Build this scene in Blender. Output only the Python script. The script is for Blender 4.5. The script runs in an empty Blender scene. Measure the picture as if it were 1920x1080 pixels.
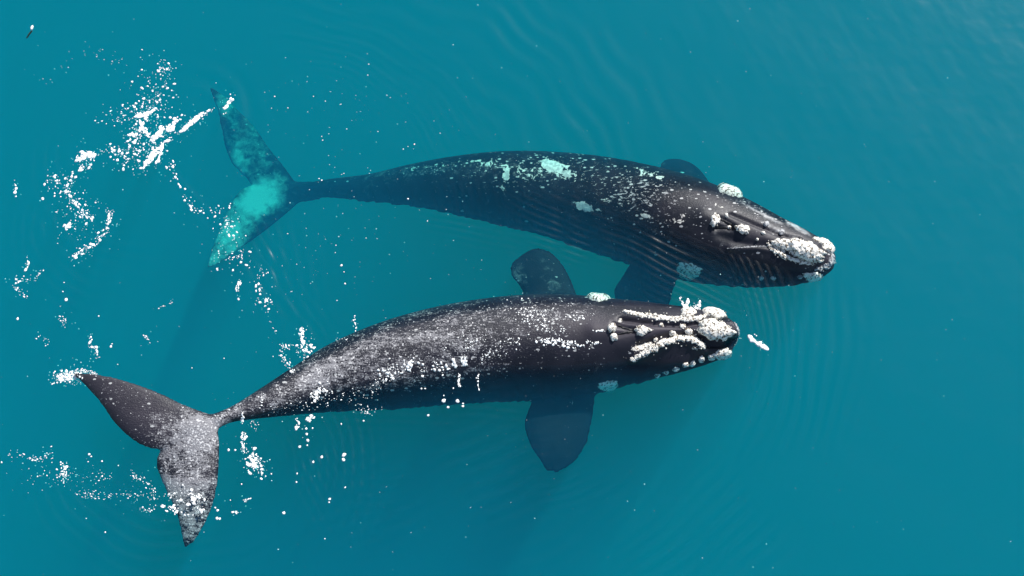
import bpy, bmesh, math, random
import numpy as np
from mathutils import Vector, noise
from mathutils.bvhtree import BVHTree

scene = bpy.context.scene
C = scene.collection

# ------------------------------------------------------------------ camera, sky, sun, exposure
DIST, TILT, HALF = 30.0, math.radians(18.0), 1.0 / 3.0
RIGHT = np.array((1.0, 0.0, 0.0))
UP = np.array((0.0, math.cos(TILT), math.sin(TILT)))
BACK = np.array((0.0, -math.sin(TILT), math.cos(TILT)))
EYE = DIST * BACK
cam_data = bpy.data.cameras.new('camera')
cam_data.sensor_width = 36.0
cam_data.lens = 18.0 / HALF
cam_data.clip_end = 5000.0
cam = bpy.data.objects.new('camera', cam_data)
cam.location = EYE
cam.rotation_euler = (TILT, 0.0, 0.0)
C.objects.link(cam)
scene.camera = cam

SUN_ELEV, SUN_AZ = math.radians(40.0), math.radians(34.0)      # azimuth: clockwise from +Y (top of the picture) towards +X
sun_dir = Vector((math.sin(SUN_AZ) * math.cos(SUN_ELEV), math.cos(SUN_AZ) * math.cos(SUN_ELEV), math.sin(SUN_ELEV)))
world = bpy.data.worlds.new('World')
scene.world = world
world.use_nodes = True
wn = world.node_tree
sky = wn.nodes.new('ShaderNodeTexSky')
sky.sky_type = 'NISHITA'
sky.sun_disc = False
sky.sun_elevation = SUN_ELEV
sky.sun_rotation = SUN_AZ
sky.air_density = 1.0
sky.dust_density = 0.6
bg = wn.nodes['Background']
bg.inputs['Strength'].default_value = 0.10
wn.links.new(sky.outputs[0], bg.inputs['Color'])

sun_data = bpy.data.lights.new('sun', 'SUN')
sun_data.energy = 4.8
sun_data.angle = math.radians(0.55)
sun_data.color = (1.0, 0.975, 0.94)
sun = bpy.data.objects.new('sun', sun_data)
sun.rotation_euler = sun_dir.to_track_quat('Z', 'Y').to_euler()
C.objects.link(sun)

scene.view_settings.view_transform = 'Standard'
scene.view_settings.look = 'None'
scene.view_settings.exposure = 0.6
scene.view_settings.gamma = 1.0
scene.view_settings.use_curve_mapping = False
scene.render.engine = 'CYCLES'
scene.cycles.use_denoising = True
scene.cycles.max_bounces = 8
scene.cycles.diffuse_bounces = 3
scene.cycles.glossy_bounces = 2
scene.cycles.transmission_bounces = 2
scene.cycles.volume_bounces = 3
scene.cycles.transparent_max_bounces = 12
scene.cycles.caustics_reflective = False
scene.cycles.caustics_refractive = False
scene.cycles.sample_clamp_indirect = 4.0

rng = np.random.default_rng(11)
random.seed(5)


# ------------------------------------------------------------------ helpers
def ray_dir(px, py):
    return (px - 960.0) / 960.0 * HALF * RIGHT + (540.0 - py) / 960.0 * HALF * UP - BACK


def P(px, py, z=0.0):
    """the point at height z that the photograph shows at this pixel"""
    d = ray_dir(px, py)
    return EYE + d * ((z - EYE[2]) / d[2])


def pix(co):
    """pixel position of world points (n x 3)"""
    v = co - EYE
    dep = -(v @ BACK)
    return np.stack((960.0 + (v @ RIGHT) / dep / HALF * 960.0, 540.0 - (v @ UP) / dep / HALF * 960.0), 1)


MPP = DIST * HALF / 960.0        # metres per pixel at the water


def tag(o, label, cat=None, group=None, kind=None):
    o['label'] = label
    if cat:
        o['category'] = cat
    if group:
        o['group'] = group
    if kind:
        o['kind'] = kind
    return o


def mesh_obj(name, verts, faces, mat, parent=None, smooth=True):
    me = bpy.data.meshes.new(name)
    verts = np.asarray(verts, dtype=np.float32)
    if isinstance(faces, np.ndarray):
        n, k = faces.shape
        me.vertices.add(len(verts))
        me.vertices.foreach_set('co', verts.ravel())
        me.loops.add(n * k)
        me.loops.foreach_set('vertex_index', faces.astype(np.int32).ravel())
        me.polygons.add(n)
        me.polygons.foreach_set('loop_start', np.arange(0, n * k, k, dtype=np.int32))
        me.update(calc_edges=True)
    else:
        me.from_pydata(verts.tolist(), [], faces)
    if smooth:
        me.polygons.foreach_set('use_smooth', np.ones(len(me.polygons), dtype=bool))
    me.materials.append(mat)
    o = bpy.data.objects.new(name, me)
    C.objects.link(o)
    if parent is not None:
        o.parent = parent
        o.matrix_parent_inverse = parent.matrix_world.inverted()
    return o


def new_mat(name):
    m = bpy.data.materials.new(name)
    m.use_nodes = True
    nt = m.node_tree
    nt.nodes.clear()
    return m, nt


def N(nt, kind, **kw):
    n = nt.nodes.new(kind)
    for k, v in kw.items():
        if k in n.inputs:
            n.inputs[k].default_value = v
        else:
            setattr(n, k, v)
    return n


def math_node(nt, op, a, b=None, c=None, clamp=False):
    n = nt.nodes.new('ShaderNodeMath')
    n.operation = op
    n.use_clamp = clamp
    for i, v in enumerate((a, b, c)):
        if v is None:
            continue
        if isinstance(v, (int, float)):
            n.inputs[i].default_value = v
        else:
            nt.links.new(v, n.inputs[i])
    return n.outputs[0]


def mix_col(nt, fac, a, b):
    n = nt.nodes.new('ShaderNodeMix')
    n.data_type = 'RGBA'
    for i, v in ((0, fac), (6, a), (7, b)):
        if isinstance(v, (int, float)):
            n.inputs[i].default_value = v
        elif isinstance(v, tuple):
            n.inputs[i].default_value = v + (1.0,)
        else:
            nt.links.new(v, n.inputs[i])
    return n.outputs[2]


def smoothstep(nt, v, lo, hi):
    n = nt.nodes.new('ShaderNodeMapRange')
    n.interpolation_type = 'SMOOTHSTEP'
    nt.links.new(v, n.inputs[0])
    n.inputs[1].default_value = lo
    n.inputs[2].default_value = hi
    return n.outputs[0]


# ------------------------------------------------------------------ materials
def water_material():
    m, nt = new_mat('sea_water')
    out = N(nt, 'ShaderNodeOutputMaterial')
    geo = N(nt, 'ShaderNodeNewGeometry')
    nz = N(nt, 'ShaderNodeTexNoise', Scale=5.0, Detail=3.0, Roughness=0.55)
    nt.links.new(geo.outputs['Position'], nz.inputs['Vector'])
    bump = N(nt, 'ShaderNodeBump', Strength=0.25, Distance=0.010)
    nt.links.new(nz.outputs['Fac'], bump.inputs['Height'])
    # reflectance by Schlick's formula, the same from above and below
    vd = N(nt, 'ShaderNodeVectorMath', operation='DOT_PRODUCT')
    nt.links.new(bump.outputs[0], vd.inputs[0])
    nt.links.new(geo.outputs['Incoming'], vd.inputs[1])
    cosi = math_node(nt, 'ABSOLUTE', vd.outputs['Value'])
    fres = math_node(nt, 'MULTIPLY_ADD', math_node(nt, 'POWER', math_node(nt, 'SUBTRACT', 1.0, cosi, clamp=True), 5.0), 0.984, 0.016)
    tr = N(nt, 'ShaderNodeBsdfTransparent')
    gl = N(nt, 'ShaderNodeBsdfGlossy', Roughness=0.18)
    nt.links.new(bump.outputs[0], gl.inputs['Normal'])
    mx = N(nt, 'ShaderNodeMixShader')
    nt.links.new(fres, mx.inputs[0])
    nt.links.new(tr.outputs[0], mx.inputs[1])
    nt.links.new(gl.outputs[0], mx.inputs[2])
    nt.links.new(mx.outputs[0], out.inputs['Surface'])
    sc = N(nt, 'ShaderNodeVolumeScatter', Density=0.115)
    sc.inputs['Color'].default_value = (0.002, 0.52, 1.0, 1.0)
    sc.inputs['Anisotropy'].default_value = 0.0
    ab = N(nt, 'ShaderNodeVolumeAbsorption', Density=0.75)
    ab.inputs['Color'].default_value = (0.02, 0.9190, 0.8980, 1.0)
    ad = N(nt, 'ShaderNodeAddShader')
    nt.links.new(sc.outputs[0], ad.inputs[0])
    nt.links.new(ab.outputs[0], ad.inputs[1])
    nt.links.new(ad.outputs[0], out.inputs['Volume'])
    return m


def simple_mat(name, col, rough, bump=0.0, scale=30.0, col2=None, spec=0.5):
    m, nt = new_mat(name)
    out = N(nt, 'ShaderNodeOutputMaterial')
    b = N(nt, 'ShaderNodeBsdfPrincipled', Roughness=rough)
    b.inputs['Specular IOR Level'].default_value = spec
    tc = N(nt, 'ShaderNodeTexCoord')
    nz = N(nt, 'ShaderNodeTexNoise', Scale=scale, Detail=4.0)
    nt.links.new(tc.outputs['Object'], nz.inputs['Vector'])
    f = smoothstep(nt, nz.outputs['Fac'], 0.35, 0.65)
    nt.links.new(mix_col(nt, f, col2 or col, col), b.inputs['Base Color'])
    if bump:
        bp = N(nt, 'ShaderNodeBump', Strength=bump, Distance=0.02)
        nt.links.new(nz.outputs['Fac'], bp.inputs['Height'])
        nt.links.new(bp.outputs[0], b.inputs['Normal'])
    nt.links.new(b.outputs[0], out.inputs['Surface'])
    return m


def skin_material(name, dark, warm, pale, streak_rot, seed, speck_scale):
    """wet black whale skin; the attributes blotch, speck and fleck say where scarring, scuffing and white dots lie, with caustics and sheen painted in among them"""
    m, nt = new_mat(name)
    L = nt.links.new
    out = N(nt, 'ShaderNodeOutputMaterial')
    b = N(nt, 'ShaderNodeBsdfPrincipled', Roughness=0.34)
    b.inputs['Specular IOR Level'].default_value = 0.22
    tc = N(nt, 'ShaderNodeTexCoord')
    mp = N(nt, 'ShaderNodeMapping')
    mp.inputs['Location'].default_value = (seed * 3.1, seed, 0)
    L(tc.outputs['Object'], mp.inputs['Vector'])
    co = mp.outputs[0]
    st = N(nt, 'ShaderNodeMapping')
    st.inputs['Rotation'].default_value = (0, 0, streak_rot)
    st.inputs['Scale'].default_value = (0.34, 1.3, 1.0)
    L(co, st.inputs['Vector'])

    def noise_tex(vec, scale, detail, rough=0.55, dist=0.0):
        n = N(nt, 'ShaderNodeTexNoise', Scale=scale, Detail=detail, Roughness=rough, Distortion=dist)
        L(vec, n.inputs['Vector'])
        return n.outputs['Fac']

    def attr(a):
        n = N(nt, 'ShaderNodeAttribute', attribute_name=a)
        return n.outputs['Fac']

    big = noise_tex(co, 1.6, 4.0)
    col = mix_col(nt, smoothstep(nt, big, 0.4, 0.65), dark, warm)
    col = mix_col(nt, math_node(nt, 'MULTIPLY', attr('painted_sheen'), math_node(nt, 'ADD', math_node(nt, 'MULTIPLY', big, 0.8), 0.35), clamp=True), col, (0.062, 0.052, 0.062))  # lighter grey painted on the upper skin for sky sheen
    # scuffing plus painted sky sheen of the water film: grey mottling at several sizes
    fine = noise_tex(co, speck_scale, 4.0, 0.65)
    strk = noise_tex(st.outputs[0], speck_scale * 0.5, 4.0, 0.65, 1.2)
    mott = math_node(nt, 'ADD', math_node(nt, 'MULTIPLY', fine, 0.5), math_node(nt, 'MULTIPLY', strk, 0.5))
    band = noise_tex(st.outputs[0], 2.2, 4.0, 0.6, 1.0)
    clump = noise_tex(co, 5.5, 3.0, 0.6, 0.6)
    th = math_node(nt, 'SUBTRACT', 0.80, math_node(nt, 'MULTIPLY', attr('speck'), 0.30))
    th = math_node(nt, 'SUBTRACT', th, math_node(nt, 'MULTIPLY', math_node(nt, 'SUBTRACT', band, 0.5), 0.36))
    th = math_node(nt, 'SUBTRACT', th, math_node(nt, 'MULTIPLY', math_node(nt, 'SUBTRACT', clump, 0.5), 0.30))
    sp = smoothstep(nt, math_node(nt, 'SUBTRACT', mott, th), -0.01, 0.13)
    col = mix_col(nt, math_node(nt, 'MULTIPLY', sp, 0.9), col, pale)
    spark = noise_tex(co, 27.0, 2.0, 0.5)
    sk2 = smoothstep(nt, math_node(nt, 'ADD', spark, math_node(nt, 'MULTIPLY', math_node(nt, 'SUBTRACT', math_node(nt, 'MULTIPLY', attr('speck'), math_node(nt, 'MULTIPLY', clump, 2.0)), 1.0), 0.14)), 0.64, 0.70)
    col = mix_col(nt, math_node(nt, 'MULTIPLY', sk2, 0.85), col, (0.62, 0.61, 0.60))  # wet sparkle painted into the colour as white specks
    # broad mottled paling
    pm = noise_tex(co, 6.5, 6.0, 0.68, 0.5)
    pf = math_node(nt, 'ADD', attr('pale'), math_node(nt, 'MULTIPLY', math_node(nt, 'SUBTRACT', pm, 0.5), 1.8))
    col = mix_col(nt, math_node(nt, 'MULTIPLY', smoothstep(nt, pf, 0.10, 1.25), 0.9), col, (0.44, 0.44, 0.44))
    # small white dots
    vo = N(nt, 'ShaderNodeTexVoronoi', Scale=10.5)
    vo.inputs['Randomness'].default_value = 1.0
    vm = N(nt, 'ShaderNodeMapping')
    vm.inputs['Scale'].default_value = (0.75, 1.3, 1.0)
    vm.inputs['Rotation'].default_value = (0, 0, -streak_rot * 0.4)
    L(co, vm.inputs['Vector'])
    L(vm.outputs[0], vo.inputs['Vector'])
    cell = N(nt, 'ShaderNodeSeparateColor')
    L(vo.outputs['Color'], cell.inputs[0])
    wob = noise_tex(co, 38.0, 2.0)
    dist = math_node(nt, 'ADD', vo.outputs['Distance'], math_node(nt, 'MULTIPLY', math_node(nt, 'SUBTRACT', wob, 0.5), 0.30))
    rad = math_node(nt, 'MULTIPLY', math_node(nt, 'ADD', cell.outputs[1], 0.25), 0.26)
    dot = smoothstep(nt, math_node(nt, 'SUBTRACT', rad, dist), -0.015, 0.03)
    on = math_node(nt, 'LESS_THAN', cell.outputs[0], attr('fleck'))
    col = mix_col(nt, math_node(nt, 'MULTIPLY', math_node(nt, 'MULTIPLY', dot, on), 0.85), col, (0.42, 0.42, 0.41))
    # small flakes of loose skin
    fm = N(nt, 'ShaderNodeMapping')
    fm.inputs['Scale'].default_value = (0.6, 1.5, 1.2)
    fm.inputs['Rotation'].default_value = (0, 0, -streak_rot)
    L(co, fm.inputs['Vector'])
    fk = noise_tex(fm.outputs[0], 15.0, 3.0, 0.6, 0.4)
    fk = math_node(nt, 'ADD', fk, math_node(nt, 'MULTIPLY', math_node(nt, 'SUBTRACT', attr('fleck'), 1.0), 0.15))
    col = mix_col(nt, math_node(nt, 'MULTIPLY', smoothstep(nt, fk, 0.595, 0.625), 0.8), col, (0.36, 0.36, 0.36))
    # large sloughing patches; on the upper whale's mid back also painted light caustics
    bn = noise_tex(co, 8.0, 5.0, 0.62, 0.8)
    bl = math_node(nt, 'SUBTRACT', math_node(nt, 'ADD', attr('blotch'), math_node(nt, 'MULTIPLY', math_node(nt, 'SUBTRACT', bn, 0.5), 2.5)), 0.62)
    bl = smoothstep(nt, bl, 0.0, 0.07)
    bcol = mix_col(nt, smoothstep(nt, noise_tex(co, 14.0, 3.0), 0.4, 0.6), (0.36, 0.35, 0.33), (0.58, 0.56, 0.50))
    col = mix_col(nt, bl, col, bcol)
    # shallow broad pale patch (flukes, fins)
    L(col, b.inputs['Base Color'])
    L(math_node(nt, 'MULTIPLY_ADD', attr('sheen'), 0.29, 0.03), b.inputs['Specular IOR Level'])
    bp = N(nt, 'ShaderNodeBump', Strength=0.8, Distance=0.025)
    L(math_node(nt, 'ADD', math_node(nt, 'MULTIPLY', mott, attr('speck')), math_node(nt, 'MULTIPLY', fine, 0.12)), bp.inputs['Height'])
    L(bp.outputs[0], b.inputs['Normal'])
    L(math_node(nt, 'SUBTRACT', math_node(nt, 'ADD', math_node(nt, 'MULTIPLY', fine, 0.30), 0.36), math_node(nt, 'MULTIPLY', attr('speck'), 0.10)), b.inputs['Roughness'])
    L(b.outputs[0], out.inputs['Surface'])
    return m


def callosity_material(name, base, dark, amount):
    m, nt = new_mat(name)
    L = nt.links.new
    out = N(nt, 'ShaderNodeOutputMaterial')
    b = N(nt, 'ShaderNodeBsdfPrincipled', Roughness=0.85)
    b.inputs['Specular IOR Level'].default_value = 0.2
    tc = N(nt, 'ShaderNodeTexCoord')
    n1 = N(nt, 'ShaderNodeTexNoise', Scale=21.0, Detail=3.0, Roughness=0.65)
    L(tc.outputs['Object'], n1.inputs['Vector'])
    n2 = N(nt, 'ShaderNodeTexNoise', Scale=60.0, Detail=2.0)
    L(tc.outputs['Object'], n2.inputs['Vector'])
    f = smoothstep(nt, n1.outputs['Fac'], 0.60 - amount, 0.68 - amount)
    c = mix_col(nt, f, base, dark)
    L(c, b.inputs['Base Color'])
    bp = N(nt, 'ShaderNodeBump', Strength=0.6, Distance=0.02)
    L(n2.outputs['Fac'], bp.inputs['Height'])
    L(bp.outputs[0], b.inputs['Normal'])
    L(b.outputs[0], out.inputs['Surface'])
    return m


M_WATER = water_material()
M_BED = simple_mat('seabed_sand', (0.22, 0.20, 0.15), 0.95, 0.3, 0.8, (0.15, 0.14, 0.11))
M_SKIN_UP = skin_material('skin_dark_blotched', (0.004, 0.006, 0.011), (0.009, 0.0095, 0.016), (0.15, 0.155, 0.175), 0.25, 2.0, 26.0)
M_SKIN_LOW = skin_material('skin_scuffed_sheen', (0.005, 0.006, 0.012), (0.012, 0.012, 0.020), (0.24, 0.235, 0.245), 0.75, 7.0, 34.0)
M_CALL = callosity_material('callosity_white', (0.76, 0.72, 0.64), (0.12, 0.095, 0.07), 0.085)
M_CALL_GREY = callosity_material('callosity_grey', (0.42, 0.42, 0.42), (0.10, 0.10, 0.11), 0.10)
M_FOAM_GLINT = simple_mat('foam_glint_white', (0.93, 0.92, 0.88), 0.6, 0.0, 40.0, (0.88, 0.88, 0.85))
M_HOLE = simple_mat('blowhole_dark', (0.006, 0.006, 0.007), 0.5)
M_KELP = simple_mat('kelp_brown', (0.10, 0.075, 0.02), 0.6, 0.3, 30.0, (0.05, 0.04, 0.015))


# ------------------------------------------------------------------ sea: one closed body of water with a rippled surface
def axis_coords(lo, hi, step, far):
    core = np.arange(lo, hi + step, step)
    out, s = [], step
    d = 0.0
    while d < far:
        s *= 1.35
        d += s
        out.append(d)
    out = np.array(out)
    return np.concatenate((core[0] - out[::-1], core, core[-1] + out))


def px_world(px, py):
    p = P(px, py, 0.0)
    return p[0], p[1]


_amb = []
for lam, amp, k in ((2.6, 0.0022, 5), (1.1, 0.0012, 7), (0.46, 0.0004, 8), (0.21, 0.00013, 9)):
    for i in range(k):
        a = rng.uniform(0, 2 * math.pi)
        l = lam * rng.uniform(0.75, 1.35)
        _amb.append((math.cos(a) * 2 * math.pi / l, math.sin(a) * 2 * math.pi / l, rng.uniform(0, 6.28), amp * rng.uniform(0.5, 1.2)))


def gate(v, lo, hi, soft):
    return 1.0 / (1.0 + np.exp(-(v - lo) / soft)) * 1.0 / (1.0 + np.exp((v - hi) / soft))


def ring(X, Y, cpx, cpy, r0, r1, lam0, lam1, amp, a0=None, a1=None, wob=0.0, ph=0.0, soft=14.0):
    """a train of ripples round a centre; radii and wavelengths in photograph pixels, angles in degrees"""
    cx, cy = px_world(cpx, cpy)
    dx, dy = X - cx, Y - cy
    r = np.hypot(dx, dy) / MPP
    if wob:
        r = r + wob * (np.sin(X * 1.3 + Y * 0.8 + ph) + 0.6 * np.sin(X * 2.9 - Y * 2.3 + 1.3 * ph))
    t = np.clip((r - r0) / (r1 - r0), -0.3, 1.3)
    phase = 2 * math.pi * (r - r0) / (lam0 + (lam1 - lam0) * 0.5 * t)
    e = gate(r, r0, r1, soft)
    if a0 is not None:
        ang = np.degrees(np.arctan2(dy, dx))
        mid, half = 0.5 * (a0 + a1), 0.5 * (a1 - a0)
        d = np.abs((ang - mid + 180.0) % 360.0 - 180.0)
        e = e / (1.0 + np.exp((d - half) / 6.0))
    br = 0.5 + 0.5 * np.sin(X * 1.9 + 1.7 * np.sin(Y * 1.1 + ph) + ph) * np.sin(Y * 2.3 - 1.3 * np.sin(X * 0.9) + 2 * ph)
    return amp * e * (0.45 + 1.25 * br) * np.sin(phase + ph + 0.5 * np.sin(X * 3.1 + Y * 2.2))


def lines(X, Y, p0, p1, width, lam, amp, angle_off=0.0, wob=0.0, ph=0.0):
    """straight ripples lying along the segment p0-p1 (photograph pixels)"""
    ax, ay = px_world(*p0)
    bx, by = px_world(*p1)
    ln = math.hypot(bx - ax, by - ay)
    ux, uy = (bx - ax) / ln, (by - ay) / ln
    s = ((X - ax) * ux + (Y - ay) * uy)
    d = (-(X - ax) * uy + (Y - ay) * ux)
    e = gate(s / MPP, 0.0, ln / MPP, 24.0) * np.exp(-(d / (width * MPP)) ** 2)
    dd = d / MPP + math.tan(angle_off) * s / MPP
    if wob:
        dd = dd + wob * (np.sin(s * 1.7 + ph) + 0.5 * np.sin(s * 4.1 + 2 * ph))
    br = 0.5 + 0.5 * np.sin(s * 2.3 + 1.4 * np.sin(d * 5.0 + ph))
    return amp * e * (0.45 + 1.0 * br) * np.sin(2 * math.pi * dd / lam + ph)


def sea_height(X, Y):
    X, Y = np.asarray(X, float), np.asarray(Y, float)
    fall = np.exp(-(np.maximum(np.hypot(X, Y) - 14.0, 0.0) / 10.0) ** 2)
    h = np.zeros_like(X)
    for kx, ky, p, a in _amb:
        h += a * np.sin(kx * X + ky * Y + p)
    # bow ripples before the lower whale's snout
    h += ring(X, Y, 1090, 630, 322, 400, 12, 15, 0.0070, -42, 38, 2.0, 0.4)
    h += ring(X, Y, 900, 560, 520, 700, 20, 26, 0.0150, -58, -8, 5.0, 1.1, 30)
    h += ring(X, Y, 760, 520, 420, 640, 26, 30, 0.0100, -62, -30, 6.0, 2.1, 30)
    # ripples crossing the upper whale's flank
    h += lines(X, Y, (960, 385), (1400, 560), 62, 13, 0.0044, 0.06, 3.0, 0.3)
    h += lines(X, Y, (800, 410), (1120, 470), 34, 13, 0.0045, 0.02, 2.0, 0.9)
    h += lines(X, Y, (1030, 370), (1340, 500), 9, 19, 0.0052, 0.0, 1.0, 1.57)
    # old rings spreading from the upper whale's tail stroke
    h += ring(X, Y, 520, 420, 300, 460, 16, 19, 0.0022, 5, 120, 7.0, 0.0, 26)
    h += ring(X, Y, 560, 470, 440, 760, 36, 52, 0.0042, 5, 110, 14.0, 0.7, 40)
    h += ring(X, Y, 330, 230, 78, 150, 40, 44, 0.0150, -20, 70, 4.0, 0.2, 16)
    h += ring(X, Y, 250, 300, 120, 250, 24, 30, 0.0060, 100, 290, 9.0, 0.2, 30)
    h += ring(X, Y, 200, 420, 50, 170, 22, 24, 0.0060, 120, 300, 9.0, 2.2, 20)
    # wake lines between the two tails
    h += lines(X, Y, (330, 330), (600, 650), 16, 26, 0.0090, 0.0, 3.0, 0.6)
    h += lines(X, Y, (470, 420), (600, 640), 34, 18, 0.0062, 0.0, 4.0, 0.1)
    h += lines(X, Y, (520, 430), (560, 640), 60, 24, 0.0062, 0.05, 4.0, 1.0)
    # ripples round the lower whale's tail
    h += ring(X, Y, 420, 880, 120, 280, 14, 19, 0.0060, -60, 45, 3.0, 0.8)
    h += ring(X, Y, 360, 780, 160, 320, 18, 26, 0.0075, 205, 330, 6.0, 0.3, 24)
    h += lines(X, Y, (620, 1000), (1000, 800), 110, 26, 0.0070, 0.03, 5.0, 0.5)
    h += lines(X, Y, (560, 830), (640, 980), 60, 15, 0.0045, 0.0, 3.0, 0.5)
    h += ring(X, Y, 700, 700, 160, 330, 14, 18, 0.0030, 265, 330, 6.0, 1.9, 24)
    h += ring(X, Y, 1010, 690, 120, 260, 12, 16, 0.0050, 265, 345, 5.0, 0.9, 24)
    # lapping along the lower whale's shaded flank
    h += lines(X, Y, (640, 790), (960, 770), 30, 15, 0.0040, 0.12, 3.0, 0.2)
    return h * fall


def build_water():
    xs = axis_coords(-11.0, 11.0, 0.027, 900.0)
    ys = axis_coords(-6.8, 7.2, 0.027, 900.0)
    X, Y = np.meshgrid(xs, ys)
    Z = sea_height(X, Y)
    ny, nx = X.shape
    top = np.stack((X.ravel(), Y.ravel(), Z.ravel()), 1)
    idx = np.arange(nx * ny).reshape(ny, nx)
    f = np.stack((idx[:-1, :-1].ravel(), idx[:-1, 1:].ravel(), idx[1:, 1:].ravel(), idx[1:, :-1].ravel()), 1)
    border = np.concatenate((idx[0, :], idx[1:, -1], idx[-1, -2::-1], idx[-2:0:-1, 0]))
    nb = len(border)
    low = top[border].copy()
    low[:, 2] = -48.0
    base = len(top) + np.arange(nb)
    nxt = np.roll(np.arange(nb), -1)
    sides = np.stack((border[nxt], border, base, base[nxt]), 1)
    verts = np.concatenate((top, low, [(0, 0, -48.0)]))
    c = len(verts) - 1
    # bottom as quads made of triangle pairs round the centre
    bot = np.stack((base[nxt][::2], base[::2], np.full(len(base[::2]), c), np.roll(base, -2)[::2]), 1)
    o = mesh_obj('water', verts, np.concatenate((f, sides, bot)), M_WATER)
    return tag(o, 'calm clear turquoise sea with fine ripples around both whales', 'sea', kind='structure')


build_water()
g = np.linspace(-1, 1, 41)
g = np.sign(g) * np.abs(g) ** 2 * 880
GX, GY = np.meshgrid(g, g)
GZ = -42.0 + 0.5 * np.sin(GX * 0.11) * np.cos(GY * 0.09)
gi = np.arange(41 * 41).reshape(41, 41)
bed = mesh_obj('seabed', np.stack((GX.ravel(), GY.ravel(), GZ.ravel()), 1),
               np.stack((gi[:-1, :-1].ravel(), gi[:-1, 1:].ravel(), gi[1:, 1:].ravel(), gi[1:, :-1].ravel()), 1), M_BED)
tag(bed, 'sandy sea floor far below the whales', 'seabed', kind='structure')


# ------------------------------------------------------------------ whales
def catmull(pts, n):
    pts = np.asarray(pts, float)
    t = np.linspace(0, len(pts) - 1, n)
    i = np.clip(np.floor(t).astype(int), 0, len(pts) - 2)
    u = (t - i)[:, None]
    p1, p2 = pts[i], pts[i + 1]
    p0 = np.where((i > 0)[:, None], pts[np.maximum(i - 1, 0)], 2 * p1 - p2)
    p3 = np.where((i < len(pts) - 2)[:, None], pts[np.minimum(i + 2, len(pts) - 1)], 2 * p2 - p1)
    return 0.5 * ((2 * p1) + (p2 - p0) * u + (2 * p0 - 5 * p1 + 4 * p2 - p3) * u ** 2 + (3 * p1 - p0 - 3 * p2 + p3) * u ** 3)


def loft(cen, A, B, seg=44):
    """closed tube of elliptical rings: centre, two half axes"""
    n = len(cen)
    th = np.linspace(0, 2 * math.pi, seg, endpoint=False)
    V = (cen[:, None, :] + np.cos(th)[None, :, None] * A[:, None, :] + np.sin(th)[None, :, None] * B[:, None, :]).reshape(-1, 3)
    F = []
    for i in range(n - 1):
        for j in range(seg):
            k = (j + 1) % seg
            F.append((i * seg + j, i * seg + k, (i + 1) * seg + k, (i + 1) * seg + j))
    V = np.concatenate((V, [cen[0], cen[-1]]))
    a, b = n * seg, n * seg + 1
    for j in range(seg):
        k = (j + 1) % seg
        F.append((a, k, j))
        F.append((b, (n - 1) * seg + j, (n - 1) * seg + k))
    return V, F


def body_loft(stations, n=150, vscale=1.0):
    """stations: (upper outline pixel, lower outline pixel, height of the axis)"""
    rows = []
    for (t, b, z) in stations:
        c = P(0.5 * (t[0] + b[0]), 0.5 * (t[1] + b[1]), z)
        dep = (EYE - c) @ BACK
        r = 0.5 * math.hypot(t[0] - b[0], t[1] - b[1]) * dep * HALF / 960.0
        rows.append((*c, r))
    S = catmull(rows, n)
    cen, r = S[:, :3], np.maximum(S[:, 3], 0.03)
    tan = np.gradient(cen, axis=0)
    tan /= np.linalg.norm(tan, axis=1)[:, None]
    side = np.cross(tan, (0, 0, 1.0))
    side /= np.linalg.norm(side, axis=1)[:, None]
    upv = np.cross(side, tan)
    return loft(cen, side * r[:, None], upv * (r * vscale)[:, None])


def blade_loft(pairs, thick, n=40):
    """fin or fluke lobe: (leading pixel, its height, trailing pixel, its height) from root to tip"""
    rows = [np.concatenate((P(*l, zl), P(*t, zt))) for (l, zl, t, zt) in pairs]
    S = catmull(rows, n)
    Lp, Tp = S[:, :3], S[:, 3:]
    cen, A = 0.5 * (Lp + Tp), 0.5 * (Lp - Tp)
    span = np.gradient(cen, axis=0)
    nrm = np.cross(span, A)
    nrm /= np.maximum(np.linalg.norm(nrm, axis=1), 1e-9)[:, None]
    nrm[nrm[:, 2] < 0] *= -1
    half = np.linalg.norm(A, axis=1)
    th = np.linspace(thick[0], thick[1], n) * 0.5
    th = np.minimum(th, 0.4 * half + 0.02)
    return loft(cen, A, nrm * th[:, None], 32)


def fused(parts, voxel, smooth):
    V, F, o = [], [], 0
    for v, f in parts:
        V.append(v)
        F += [tuple(i + o for i in q) for q in f]
        o += len(v)
    V = np.concatenate(V)
    me = bpy.data.meshes.new('tmp')
    me.from_pydata(V.tolist(), [], F)
    bm = bmesh.new()
    bm.from_mesh(me)
    bmesh.ops.recalc_face_normals(bm, faces=bm.faces)
    bm.to_mesh(me)
    bm.free()
    ob = bpy.data.objects.new('tmp', me)
    C.objects.link(ob)
    md = ob.modifiers.new('r', 'REMESH')
    md.mode = 'VOXEL'
    md.voxel_size = voxel
    sm = ob.modifiers.new('s', 'SMOOTH')
    sm.factor = 0.5
    sm.iterations = smooth
    dg = bpy.context.evaluated_depsgraph_get()
    new = bpy.data.meshes.new_from_object(ob.evaluated_get(dg))
    bpy.data.objects.remove(ob)
    return new


def get_co(me):
    a = np.empty(len(me.vertices) * 3, np.float32)
    me.vertices.foreach_get('co', a)
    return a.reshape(-1, 3).astype(float)


def get_no(me):
    a = np.empty(len(me.vertices) * 3, np.float32)
    me.vertices.foreach_get('normal', a)
    return a.reshape(-1, 3).astype(float)


def seg_dist(co, poly):
    best = np.full(len(co), 1e9)
    for a, b in zip(poly[:-1], poly[1:]):
        ab = b - a
        t = np.clip(((co - a) @ ab) / max(ab @ ab, 1e-12), 0, 1)
        best = np.minimum(best, np.linalg.norm(co - a - t[:, None] * ab, axis=1))
    return best


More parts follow.
